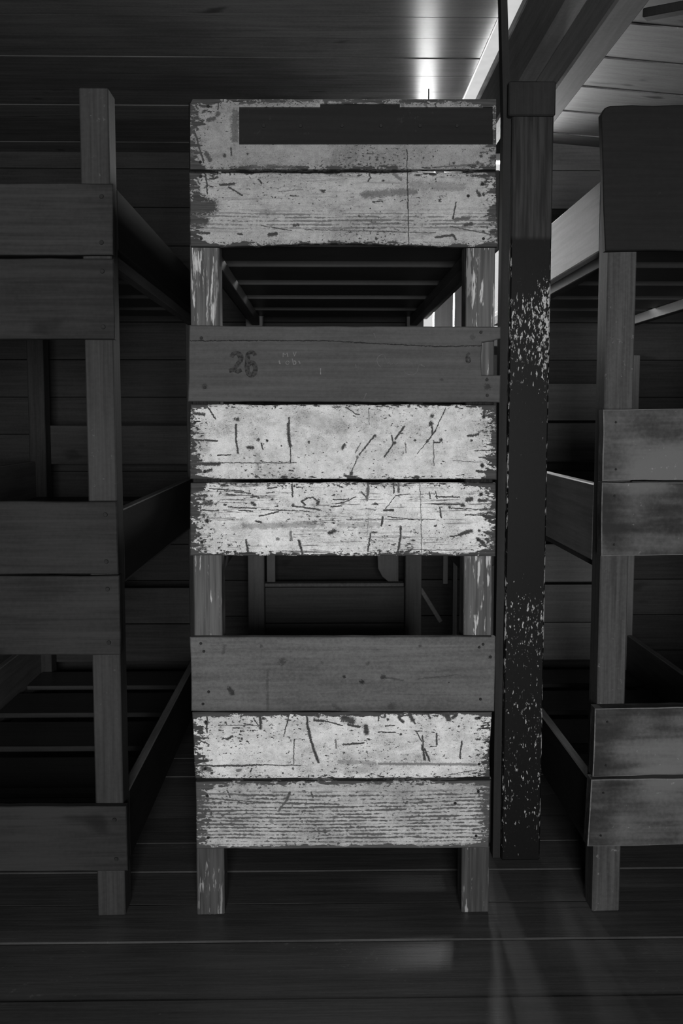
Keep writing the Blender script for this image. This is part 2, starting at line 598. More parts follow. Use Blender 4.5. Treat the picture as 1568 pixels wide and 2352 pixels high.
# narrow glazed roof light between the flat ceiling and the roof slope
sky = struct('window_3', (0.65, 1.5, ZC + 0.02))
box('window_frame', (XF + 0.001, YN, ZC + 0.004), (XF + 0.008, YW, ZC + 0.02), M_frame, sky, bev=0.001)
box('window_frame', (XS - 0.012, YN, ZC), (XS, YW, ZC + 0.06), M_frame, sky, bev=0.002)
for yy, y2 in ((YN, -0.6), (-0.6, 1.2), (1.2, 2.6), (2.6, 4.7), (4.7, YW)):
    box('glazing_bar', (XF + 0.008, y2 - 0.02, ZC + 0.01), (XS - 0.012, y2, ZC + 0.05), M_frame, sky, bev=0.002)
    box('pane', (XF + 0.008, yy, ZC + 0.012), (XS - 0.012, y2 - 0.02, ZC + 0.016), Mgd, sky, bev=0)

# far wall of horizontal boards with a window opening
WX0, WX1, WZ0, WZ1 = 0.445, 1.12, EYE + 0.37, EYE + 1.33
wall = struct('wall_far')
z = 0.0
zt = ZR0 + 0.05
while z < zt:
    z1 = min(z + 0.19, zt)
    a, b = z + 0.0015, z1 - 0.0015
    if b <= WZ0 or a >= WZ1:
        box('wall_board', (XL, YW, a), (XR, YW + 0.03, b), M_wall, wall, bev=0.002)
    else:
        box('wall_board', (XL, YW, a), (WX0, YW + 0.03, b), M_wall, wall, bev=0.002)
        box('wall_board', (WX1, YW, a), (XR, YW + 0.03, b), M_wallpale if a > EYE + 0.93 else M_wall, wall, bev=0.002)
        if a < WZ0 - 0.004: box('wall_board', (WX0, YW, a), (WX1, YW + 0.03, WZ0), M_wall, wall, bev=0.002)
        if b > WZ1 + 0.004: box('wall_board', (WX0, YW, WZ1), (WX1, YW + 0.03, b), M_wall, wall, bev=0.002)
    z += 0.19
for (x0, x1, z0, z1) in ((XL, WX0 - .0, -0.06, zt), (WX1, XR, -0.06, zt), (WX0, WX1, -0.06, WZ0), (WX0, WX1, WZ1, zt + .02)):
    box('wall_backing', (x0, YW + 0.031, z0), (x1, YW + 0.06, z1), M_black, wall, bev=0)


for (a, b, t, bt) in ((1017, 1029, 1240, 1341), (1037, 1051, 1240, 1620)):
    p0, p1 = at_y(a, bt, YW - 0.03), at_y(b, t, YW - 0.03)
    box('wall_batten', (p0.x, YW - 0.03, p0.z), (p1.x, YW - 0.001, p1.z), M_frame_dull, wall, bev=0.002)
bar('wall_brace', at_y(964, 1350, YW - 0.02), at_y(1012, 1428, YW - 0.02), 0.022, 0.02, M_frame_dull, wall)


def window(name, x0, x1, z0, z1, ya, yb, mull, bars):
    w = struct(name, ((x0 + x1) / 2, (ya + yb) / 2, z0))
    t = 0.035
    box('window_frame', (x0, ya, z0), (x0 + t, yb, z1), M_frame, w, bev=0.003)
    box('window_frame', (x1 - t, ya, z0), (x1, yb, z1), M_frame, w, bev=0.003)
    box('window_frame', (x0 + t, ya, z1 - t), (x1 - t, yb, z1), M_frame, w, bev=0.003)
    box('window_sill', (x0 - 0.02, ya - 0.03, z0 - 0.002), (x1 + 0.02, yb, z0 + t), M_frame, w, bev=0.003)
    cols = [x0 + t]
    for (m0, m1) in mull:
        box('mullion', (m0, ya, z0 + t), (m1, yb, z1 - t), M_frame, w, bev=0.003)
        cols += [m0, m1]
    cols.append(x1 - t)
    for i in range(0, len(cols), 2):
        zz = [z0 + t] + bars + [z1 - t]
        for j in range(len(zz) - 1):
            if j: box('glazing_bar', (cols[i], ya + .01, zz[j] - .012), (cols[i + 1], yb - .01, zz[j] + .012), M_frame, w, bev=0.002)
            box('pane', (cols[i], (ya + yb) / 2 - .002, zz[j] + (.012 if j else 0)),
                (cols[i + 1], (ya + yb) / 2 + .002, zz[j + 1] - (.012 if j < len(zz) - 2 else 0)), Mg, w, bev=0)
    return w


window('window_1', 0.445, WX1, WZ0, WZ1, YW - 0.01, YW + 0.065, [(0.568, 0.664), (0.673, 0.765)], [])

# wall behind the camera with its window, and the side walls
NX0, NX1, NZ0, NZ1 = -0.40, 0.70, 0.72, 1.88
wn = struct('wall_near')
for (x0, x1, z0, z1) in ((XL, NX0, 0, zt), (NX1, XR, 0, zt), (NX0, NX1, 0, NZ0), (NX0, NX1, NZ1, zt)):
    box('wall_panel', (x0, YN - 0.05, z0), (x1, YN, z1), M_wall, wn, bev=0)
window('window_2', NX0, NX1, NZ0, NZ1, YN - 0.055, YN + 0.01, [(0.12, 0.18)], [1.32])
for nm, x0, x1 in (('wall_left', XL - 0.05, XL), ('wall_right', XR, XR + 0.05)):
    ws = struct(nm)
    box('wall_panel', (x0, YN, 0), (x1, YW, zt), M_wallv, ws, bev=0)

# ------------------------------------------------------------------ roof post, stud and double beam
YP = at_z(1200, 1976).y
px0, px1 = at_y(1163, 1200, YP).x, at_y(1254, 1200, YP).x


def post_material():
    M = Mat('black_paint_over_pale_wood')
    z = M.z
    n1 = M.noise(95, 95, 36, 5, 0.65, seed=1)
    n2 = M.noise(220, 220, 80, 4, 0.65, seed=2)
    nl = M.noise(6, 6, 5, 2, seed=3)
    up = z.step(1.945, 1.965)                       # bare grey wood above the black paint

    def band(a, b, s):
        return z.step(a - s, a + s) * z.step(b + s, b - s)
    dens = band(1.50, 1.80, 0.09) * 0.115
    dens = dens.max(band(0.60, 0.90, 0.08) * 0.095)
    dens = dens.max(band(0.02, 0.62, 0.10) * 0.085)
    dens = dens.max(band(1.28, 1.45, 0.04) * 0.04)
    right = M.x.step(0.0, 0.06) * 0.05
    ch = (n1 * 0.55 + n2 * 0.45 + dens + (nl - 0.5) * 0.15 + right * band(1.45, 1.88, .05)).step(0.655, 0.685)
    arris = (M.x.abs() - 0.059 + n1 * 0.006).step(0.001, 0.004) * (n1 * 0.6 + nl * 0.4 + band(0.1, 1.75, .2) * 0.03).step(0.54, 0.60)
    ch = ch.max(arris * 0.8) * (1.0 - up)
    blk = n2 * 0.006 + 0.002
    gry = (M.noise(80, 80, 4, 4, seed=9).step(0.3, 0.7)) * 0.030 + 0.014
    base = blk + (gry - blk) * up
    val = base + (0.50 - base) * ch
    return M.finish(val, 0.5, bump=ch, bump_d=0.0006)


post = empty('roof_post', ((px0 + px1) / 2, YP + 0.06, 0))
tag(post, 'dark timber roof post with flaking black paint between two bunk beds', 'post')
box('post_shaft', (px0, YP, 0), (px1, YP + 0.12, EYE + 0.93), post_material(), post, bev=0.004)
# put the shaft's own origin on the floor so that the paint bands sit at real heights
sh = post.children[0]
for v in sh.data.vertices: v.co.z += (EYE + 0.93) / 2
sh.location.z = 0
box('post_head', (px0 - 0.015, YP - 0.012, EYE + 0.90), (px1 + 0.002, YP + 0.132, EYE + 1.0), M_darkpost, post, bev=0.004)

xa, xb = at_y(1140, 60, YP + 0.07).x, at_y(1147, 420, YP + 0.07).x
xc = at_y(1161, 60, YP + 0.02).x
sv = [(xb, YP + .02, 0), (px0 - .001, YP + .02, 0), (px0 - .001, YP + .07, 0), (xb, YP + .07, 0),
      (xb, YP + .02, EYE + .9), (px0 - .001, YP + .02, EYE + .88), (px0 - .001, YP + .07, EYE + .88), (xb, YP + .07, EYE + .9),
      (xa, YP + .02, ZC), (xc, YP + .02, ZC), (xc, YP + .07, ZC), (xa, YP + .07, ZC)]
sf = [(0, 1, 2, 3), (8, 9, 10, 11)]
for k in (0, 4):
    for i in range(4):
        j = (i + 1) % 4
        sf.append((k + i, k + j, k + 4 + j, k + 4 + i))
stud = mesh_obj('wall_stud', [Vector(v) - Vector((xb, YP, 0)) for v in sv], sf, M_darkpost, (xb, YP, 0))
tag(stud, 'narrow dark upright stud running from floor to ceiling beside the roof post', 'stud')

ZB, ZT = EYE + 1.0, EYE + 1.19
for (x0, x1, y1, lab) in ((0.5855, 0.640, YW - 0.015, 'square roof beam on the stud side of the post head'),
                          (0.706, 0.788, 3.80, 'wide roof beam on the far side of the post head from the stud')):
    o = box('roof_beam', (x0, YN + 0.01, ZB), (x1, y1, ZT), M_beam, None, bev=0.006)
    tag(o, lab, 'beam')

# ------------------------------------------------------------------ bunk beds
NAIL = bpy.data.meshes.new('nail')
bm = bmesh.new()
bmesh.ops.create_cone(bm, cap_ends=True, segments=10, radius1=0.0045, radius2=0.0035, depth=0.004, matrix=Matrix.Rotation(R(90), 4, 'X'))
bm.to_mesh(NAIL); bm.free(); NAIL.materials.append(M_nail)


def nail(pl, lx, lz, s=1.0):
    o = bpy.data.objects.new('nail', NAIL)
    o.location = (lx, -0.0008, lz)
    o.scale = (s, 1, s)
    return link(o, pl)


def nails_px(pl, loc, pts, s=1.0):
    for q in pts:
        lx, lz = loc(q[0], q[1])
        nail(pl, lx, lz, q[2] if len(q) > 2 else s)


YF = 2.745        # front face of the bed posts
YPL = YF - 0.026  # front face of the planks


def bed_frame(bed, xl, xr, mats, rails_l, rails_r, legtop=0.90, foot_top=0.58, foot_boards=(), out_l=0.0, out_r=0.0, lean=(0.0, 0.0), short=None, length=2.10,
              slat_h=None, post_px=None):
    """posts, side rails, slats and foot boards; heights relative to the eye"""
    mp, mr, ms, mf = mats
    b = bed.location
    yb = YF + length
    pw, pd = 0.078, 0.088
    for (x0, x1) in ((xl, xl + pw), (xr - pw, xr)):
        po = box('post', (x0, YF, 0), (x1, YF + pd, EYE + legtop), mp, bed, bev=0.003, jit=0.001)
        for v in po.data.vertices:
            if v.co.z > 0: v.co.x += lean[0] if x0 == xl else lean[1]
        box('post', (x0, yb - pd, 0), (x1, yb, EYE + foot_top), M_footpost if mf is not M_wall else mp, bed, bev=0.003, jit=0.001)
    for side, rails in ((-1, rails_l), (1, rails_r)):
        xo = xl if side < 0 else xr
        x0, x1 = (xo - out_l, xo - out_l + 0.028) if side < 0 else (xo + out_r - 0.028, xo + out_r)
        for (h0, h1, mat) in rails:
            box('side_rail', (x0, YF + pd + 0.002, EYE + h0), (x1, short if short and side < 0 and h0 > 0 else yb - pd - 0.002, EYE + h1), mat, bed, bev=0.003)
            rail = bed.children[-1]
            rail.data.materials.append(M_lit_edge)
            for f in rail.data.polygons:
                if f.normal.z > 0.5: f.material_index = 1  # upward faces take the paler colour that stands for light on them
            xi0, xi1 = (xl + 0.030, xl + 0.065) if side < 0 else (xr - 0.065, xr - 0.030)
            box('ledger', (xi0, YF + pd + 0.004, EYE + h0 - 0.03), (xi1, yb - pd - 0.004, EYE + h0 + 0.012), mr, bed, bev=0.002)
    for h in slat_h:
        for k in range(5):
            y0 = YF + 0.05 + 0.425 * k
            dx = rng.uniform(-0.012, 0.012)
            if k == 0: y0 = YF + 0.10
            y1 = YF + 0.05 + 0.425 * k + 0.305
            if k == 4: y1 = yb - pd - 0.004
            if k == 4: y0 = yb - pd - 0.26
            box('slat', (xl + 0.034 + max(0, dx), y0, EYE + h), (xr - 0.034 + min(0, dx), y1, EYE + h + 0.02), ms, bed, bev=0.002)
    for (h0, h1) in foot_boards:
        box('foot_board', (xl, yb + 0.001, EYE + h0 + 0.002), (xr, yb + 0.024, EYE + h1 - 0.002), mf, bed, bev=0.002)


RAILS = [(0.465, 0.685), (-0.42, -0.20), (-1.245, -1.045)]
SLATS = [0.477, -0.388, -1.233]

# ---------- centre bed
cxl, cxr = at_y(437, 962, YF).x, at_y(1138, 962, YF).x
bed = empty('bunk_bed', ((cxl + cxr) / 2, YF + 1.05, 0))
tag(bed, 'three-tier wooden bunk bed with flaking white planks and stencilled number 26', 'bunk bed', 'three-tier bunk beds')



def worn_post():
    M = Mat('post_with_flaking_white_paint')
    n1 = M.noise(140, 140, 14, 5, 0.6, seed=1)
    n2 = M.noise(60, 60, 9, 3, 0.6, seed=2)
    nl = M.noise(4, 4, 3.2, 2, seed=4)
    low = M.z.step(-1.05, -0.75)
    ch = (n1 * 0.6 + n2 * 0.4 + (nl - 0.5) * 0.5 - (1.0 - low) * 0.06).step(0.52, 0.56)
    edge = (M.x.abs() - 0.030).step(-0.004, 0.004)
    ch = ch * (1.0 - edge * 0.7)
    g = M.noise(110, 110, 4, 4, seed=6).step(0.3, 0.7) * 0.07 + 0.06
    # shade in the gaps between planks, painted onto the post as near-black bands
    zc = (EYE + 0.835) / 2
    gap_shade = None
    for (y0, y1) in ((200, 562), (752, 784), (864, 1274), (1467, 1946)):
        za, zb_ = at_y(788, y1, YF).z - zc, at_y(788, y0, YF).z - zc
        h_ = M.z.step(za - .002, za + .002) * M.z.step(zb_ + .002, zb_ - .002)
        gap_shade = h_ if gap_shade is None else gap_shade.max(h_)
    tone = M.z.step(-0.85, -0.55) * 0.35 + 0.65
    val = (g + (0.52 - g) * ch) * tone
    val = val * (1.0 - gap_shade) + gap_shade * 0.012
    return M.finish(val, 0.6, bump=ch, bump_d=0.0005)


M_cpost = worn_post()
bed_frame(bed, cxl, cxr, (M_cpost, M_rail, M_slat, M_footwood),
          [(a, b, M_rail) for a, b in RAILS], [(a, b, M_dark_rail) for a, b in RAILS], out_r=0.018,
          lean=(0.006, -0.010), legtop=0.835, foot_top=0.55, foot_boards=[(-1.0, -0.82), (-1.19, -1.0), (-0.22, -0.03), (-0.03, 0.16)], slat_h=SLATS)


yb = YF + 2.10
lo, hi = at_y(603, 1346, yb), at_y(926, 1337, yb)
box('foot_ledge', (lo.x, yb - 0.03, lo.z), (hi.x, yb + 0.03, hi.z), M_lit_edge, bed, bev=0.002)
lo, hi = at_y(613, 1336, yb), at_y(632, 1262, yb)
box('cleat', (lo.x, yb - 0.015, lo.z), (hi.x, yb + 0.015, hi.z), M_footpale, bed, bev=0.002)
gp = [(866, 1262), (915, 1262), (915, 1336), (892, 1336), (878, 1325), (868, 1306)]
plank('gusset', gp, yb - 0.012, 0.02, lambda L, Hh, loc: M_footpale, bed, jit=0.0)


def MK(loc, items):
    """marks from photo pixels: polylines [(x, y), ..., half width px, strength]"""
    out = []
    for it in items:
        pts = [p for p in it if isinstance(p, tuple)]
        rest = [p for p in it if not isinstance(p, tuple)]
        w = rest[0] * 0.8 / 839.0
        st = rest[1] if len(rest) > 1 else 1.0
        if len(pts) == 1: pts = pts * 2
        for a, b in zip(pts, pts[1:]):
            ax, az = loc(*a); bx, bz = loc(*b)
            out.append((ax, az, bx, bz, w, st))
    return out


# top plank with the long dark field where a board once sat: a real shallow recess
def top_plank():
    X = [437, 549, 735, 918, 1131, 1139]
    Z = [228, 238, 246, 332, 389]
    hole = {(1, 2), (2, 1), (2, 2), (3, 2)}
    c = at_y(788, 309, YPL)
    c.y = YPL
    bm = bmesh.new()
    g = {}
    for i, px in enumerate(X):
        for j, py in enumerate(Z):
            p = at_y(px + (0 if i not in (0,) else 0), py, YPL) - c
            if i == 0 and j == 0: p.x += 0.006; 
            g[i, j] = bm.verts.new((p.x, 0, p.z))
    fs = []
    for i in range(len(X) - 1):
        for j in range(len(Z) - 1):
            if (i, j) in hole: continue
            fs.append(bm.faces.new((g[i, j], g[i, j + 1], g[i + 1, j + 1], g[i + 1, j])))
    r = bmesh.ops.extrude_face_region(bm, geom=fs)
    for v in r['geom']:
        if isinstance(v, bmesh.types.BMVert): v.co.y += 0.024
    loose = [v for v in bm.verts if not v.link_faces]
    bmesh.ops.delete(bm, geom=loose, context='VERTS')
    bmesh.ops.recalc_face_normals(bm, faces=bm.faces)
    me = bpy.data.meshes.new('plank'); bm.to_mesh(me); bm.free()

    def loc(px, py):
        p = at_y(px, py, YPL) - c
        return p.x, p.z
    L = at_y(1139, 309, YPL).x - at_y(437, 309, YPL).x
    Hh = at_y(788, 228, YPL).z - at_y(788, 390, YPL).z
    mk = MK(loc, [[(502, 228), (500, 250), 2], [(500, 262), 8, .9], [(478, 276), (492, 272), 6, .9], [(446, 300), (458, 340), (468, 372), 3],
                  [(473, 352), (482, 366), 7, .9], [(462, 243), (485, 245), 4], [(515, 357), 5], [(530, 340), (532, 356), 2.5], [(568, 353), 4],
                  [(934, 345), (935, 392), 1.8], [(1105, 358), 6], [(1096, 373), 6], [(1108, 380), 5], [(1042, 374), 4], [(972, 363), 3],
                  [(995, 359), 3], [(440, 350), (440, 385), 6, .8], [(1000, 384), (1110, 376), 2.5, .7], [(920, 232), (926, 246), 5, .6],
                  [(975, 236), (980, 246), 4, .7]])
    soft = MK(loc, [[(540, 260), (540, 320), 12], [(700, 384), (560, 384), 5]])
    me.materials.append(painted('flaking_white_paint', L, Hh, base=0.33, wear=0.1, speck=0.35, end_wear=0.7, edge_top=0.5, edge_bot=0.35, dirt=0.4,
                                marks=mk, soft=soft, seed=11))
    o = bpy.data.objects.new('plank', me)
    o.location = c - bed.location
    link(o, bed)
    lo = at_y(545, 336, YPL); hi = at_y(1134, 234, YPL)
    pn = box('inset_panel', (lo.x, YPL + 0.008, lo.z), (hi.x, YPL + 0.025, hi.z - 0.003), M_black, o, bev=0.001, base=c)
    pn['label'] = 'dark recessed name strip'
    for px in (605, 690, 785, 875, 965, 1050):
        lx, lz = loc(px, 287)
        q = nail(o, lx, lz, 1.3); q.location.y = 0.0075
    # bent-up nail standing on the top edge
    t = at_y(984, 229, YPL + 0.012) - c
    bar('nail', c + t, c + t + Vector((0, 0, 0.028)), 0.003, 0.003, M_nail, o, base=c, bev=0.0005)
    nails_px(o, loc, [(478, 244), (460, 372)])
    return o


top_plank()

# second plank
def m2(L, Hh, loc):
    mk = MK(loc, [[(445, 478), (482, 475), 26], [(440, 507), (470, 508), 14], [(450, 445), (460, 460), 9], [(505, 425), (537, 422), 4], [(525, 430), (555, 448), 2.5],
                  [(472, 400), (476, 445), 2.5], [(460, 405), 7], [(1108, 422), 6], [(1096, 440), (1101, 448), 5], [(1110, 447), 5.5], [(1075, 450), 5, .8],
                  [(1010, 460), 5], [(1047, 465), (1044, 480), (1040, 503), 2.5], [(1045, 505), (1075, 500), 6, .85], [(1068, 517), (1082, 514), 6], [(1110, 532), 5],
                  [(675, 518), (684, 516), 5], [(618, 540), (634, 537), 6], [(548, 537), (556, 538), 3.5], [(595, 412), (600, 420), 3], [(935, 392), (939, 562), 1.8],
                  [(848, 400), (852, 408), (845, 416), 3], [(880, 415), 4], [(865, 548), 5], [(905, 400), (920, 412), 5, .7], [(430, 534), (480, 535), 4],
                  [(690, 435), (640, 440), 1.5, .6], [(600, 518), (670, 530), 1.5], [(700, 527), (1000, 535), 1.4, .9], [(1000, 545), (1040, 540), (1047, 550), 3.5],
                  [(1035, 520), (1135, 540), 2, .9]])
    soft = MK(loc, [[(835, 447), (950, 440), 11], [(950, 425), (1060, 430), 12, .6]])
    return painted('flaking_white_paint', L, Hh, base=0.47, wear=0.1, speck=0.25, grain=0.35, ribs=0.7, rib_freq=110.0, rib_zone=(loc(788, 528)[1], loc(788, 488)[1]),
                   end_wear=0.8, edge_top=0.3, edge_bot=0.6, dirt=0.35, marks=mk, soft=soft, seed=23)


p2, _, loc = plank('plank', [(435, 397), (1139, 395), (1142, 566), (1040, 567), (900, 562), (800, 558), (650, 562), (520, 566), (436, 566)], YPL, 0.025, m2, bed)
nails_px(p2, loc, [(461, 405), (462, 548), (1108, 423), (1110, 548), (1075, 450)])

# natural-wood plank with stencilled number, split along the top, right end broken out
def m3(L, Hh, loc):
    M = Mat('bare_brown_wood')
    g = M.noise(2.5, 40, 85, 5, 0.6, seed=1, dist=0.4)
    s = M.noise(100, 100, 130, 4, 0.65, seed=2)
    b = M.noise(4, 4, 8, 3, seed=3)
    v = (g * 0.5 + s * 0.25 + b * 0.25).step(0.3, 0.7) * 0.045 + 0.052
    mk = MK(loc, [[(437, 783), (620, 782), (760, 783), (900, 791), (1012, 796), (1105, 794), 1.5], [(1120, 888), 10, .7], [(1118, 872), 5, .7], [(470, 888), 9, .5],
                  [(462, 778), 6, .6], [(1118, 908), 5, .6], [(1014, 872), 5, .5], [(1105, 763), 5, .6], [(1085, 775), 8, .4]])
    v = v * (1.0 - marks_mask(M, mk) * 0.8)
    sc = (M.noise(60, 60, 90, 5, 0.7, seed=8)).step(0.72, 0.80) * 0.06
    return M.finish(v + sc, 0.6, bump=g, bump_d=0.0005)


p3, c3, loc3 = plank('plank', [(434, 748), (1150, 751), (1150, 778), (1128, 784), (1108, 787), (1104, 820), (1106, 861), (1149, 862), (1148, 924), (432, 922)], YPL, 0.025, m3, bed)
p3['label'] = 'bare brown plank with faded stencilled number 26 and split right end'
nails_px(p3, loc3, [(1104, 763), (1118, 872), (1119, 908), (462, 776), (470, 890)])


def ribbon(name, loc, parent, strokes, mat, y=-0.0007):
    """flat painted or scratched strokes on a plank face; strokes: [(points px, half widths px)]"""
    V, Fc = [], []
    for pts, w in strokes:
        P = [Vector(loc(*p)) for p in pts]
        ws = w if isinstance(w, (list, tuple)) else [w] * len(P)
        b0 = len(V)
        for i, p in enumerate(P):
            a = P[max(0, i - 1)]; d = P[min(len(P) - 1, i + 1)]
            t = (d - a).normalized(); nn = Vector((-t.y, t.x))
            k = ws[i] / 839.0
            for s in (1, -1):
                q = p + nn * k * s
                V.append((q.x, y - 0.0004 * i / len(P), q.y)); V.append((q.x, 0.0005, q.y))
        for i in range(len(P) - 1):
            a = b0 + 4 * i
            Fc += [(a, a + 2, a + 6, a + 4), (a, a + 1, a + 5, a + 4), (a + 2, a + 3, a + 7, a + 6)]
        Fc += [(b0, b0 + 1, b0 + 3, b0 + 2), (len(V) - 4, len(V) - 3, len(V) - 1, len(V) - 2)]
    return mesh_obj(name, V, Fc, mat, (0, 0, 0), parent)


def arc(cx, cy, rx, ry, a0, a1, n=14):
    return [(cx + rx * math.cos(R(a0 + (a1 - a0) * i / n)), cy - ry * math.sin(R(a0 + (a1 - a0) * i / n))) for i in range(n + 1)]


two = arc(542, 823, 11, 12, 170, -25, 10) + [(541, 843), (534, 851)]
ribbon('stencil_digit', loc3, p3, [(two, [4.5, 5, 5, 5, 5, 5.5, 6, 6.5, 6.5, 6, 5.5, 4.5, 3.5])], M_ink)
ribbon('stencil_digit', loc3, p3, [([(526, 852), (536, 849), (546, 853), (555, 850)], [4.5, 5.5, 5.5, 4])], M_ink)
six = arc(577, 819, 9, 10, 10, 150, 7) + [(568, 830), (567, 842)] + arc(577, 847, 9.5, 15, 185, 360, 10) + arc(577, 847, 9.5, 14, 0, 150, 8)
ribbon('stencil_digit', loc3, p3, [(six, [4.5] * 7 + [5.5] * (len(six) - 7))], M_ink)
ribbon('small_digit', loc3, p3, [([(1078, 811), (1073, 815), (1071, 823), (1071, 828)] + arc(1075, 827, 4, 5, 190, 450, 9), 2.6)], M_ink)
for st in [
    ([(650, 810), (650, 820)], .8), ([(651, 812), (655, 815), (659, 810), (661, 820)], .8), ([(673, 809), (676, 818), (680, 808)], .8), ([(676, 818), (674, 811)], .7),
    ([(641, 828), (642, 836)], 1.1), ([(640, 829), (644, 836)], .8), (arc(660, 833, 4, 4, 0, 330, 8), .6), ([(671, 824), (674, 838)], 1.0), (arc(676, 833, 3.5, 4, 120, -150, 8), .9),
    ([(686, 829), (689, 835)], 1.1), ([(736, 846), (736, 860)], 1.1)]:
    ribbon('scratched_stroke', loc3, p3, [st], M_scratch)
for st in [
    ([(885, 825), (883, 816), (876, 814), (868, 819), (865, 827), (868, 837), (874, 843)], .6), ([(890, 835), (894, 830), (897, 838), (904, 832), (908, 838), (914, 833)], .45),
    ([(923, 832), (928, 829), (933, 835), (940, 830), (946, 836)], .45), (arc(943, 852, 14, 9, 175, 350, 10), .55), ([(957, 855), (962, 838), (970, 837)], .5), ([(966, 838), (975, 842)], 1.0),
    ([(816, 837), (818, 844)], .7), ([(841, 903), (835, 917)], .9), ([(858, 765), (862, 775)], .7)]:
    ribbon('scratched_stroke', loc3, p3, [st], M_scratch2)

# bright planks of the middle tier
def m4(L, Hh, loc):
    mk = MK(loc, [[(473, 930), (487, 950), (495, 962), 2.4], [(445, 950), (468, 952), 5], [(545, 963), 7], [(542, 975), (542, 1010), (546, 1040), 3.2], [(664, 960), (662, 975), 3], [(662, 975), (663, 1000), (666, 1024), 5],
                  [(666, 1024), 6], [(666, 1024), (667, 1062), 1.6], [(593, 1010), 5], [(613, 1012), 4.5], [(645, 1024), 2.5], [(709, 1016), 4.5], [(786, 1030), (790, 1022), 5], [(570, 1027), (580, 1028), 5],
                  [(600, 1018), (603, 1032), 2.5], [(440, 1010), (498, 1013), 3], [(435, 1065), (502, 1066), 6], [(505, 1063), (680, 1063), 1.3], [(470, 1083), (485, 1080), 5], [(500, 1046), (530, 1045), 2],
                  [(858, 1002), (825, 1045), 2.6], [(860, 1001), 4.5], [(820, 1050), 5, .8], [(820, 1052), (807, 1084), 1.4], [(806, 1087), 6], [(828, 1017), (816, 1040), 1.8, .8], [(928, 980), (908, 1008), 3.2],
                  [(905, 1017), 6], [(903, 1019), (883, 1049), 2.6], [(899, 1000), (902, 1014), 2.4], [(992, 955), 6.5], [(990, 973), 7.5], [(992, 980), (992, 998), 3], [(1023, 937), (1000, 988), 1.6], [(1000, 988), (980, 1015), 2.6],
                  [(980, 1015), (958, 1042), 1.2], [(982, 1012), 5], [(1012, 1010), 6], [(996, 1017), (1010, 1015), 2.4], [(953, 1011), 3.5], [(995, 1012), (996, 1070), 1.5, .9], [(1113, 938), (1110, 958), 6],
                  [(1098, 997), (1075, 1002), 4], [(1082, 1012), 4.5], [(1090, 1035), (1125, 1035), 1.6], [(1100, 1050), (1130, 1050), 1.6], [(1107, 1069), 7], [(1095, 1082), (1120, 1084), 4], [(846, 940), (848, 975), 1.4, .7],
                  [(795, 935), (815, 950), (825, 952), 1.8], [(1040, 1058), (1120, 1062), 1.2, .8], [(930, 1017), (932, 1040), 2, .7]])
    soft = MK(loc, [[(590, 1045), (592, 1085), 10, .5], [(700, 960), (780, 985), 28, .4], [(450, 985), (470, 1030), 16, .5]])
    return painted('flaking_white_paint', L, Hh, base=0.79, wear=-0.1, speck=0.28, end_wear=1.0, edge_top=0.3, edge_bot=0.3, dirt=0.42, marks=mk, soft=soft, seed=37)


p4, _, loc = plank('plank', [(437, 929), (1140, 930), (1140, 1101), (436, 1100)], YPL, 0.025, m4, bed)
nails_px(p4, loc, [(447, 970), (470, 1083), (1111, 957), (1107, 1070), (613, 1012, .7)])


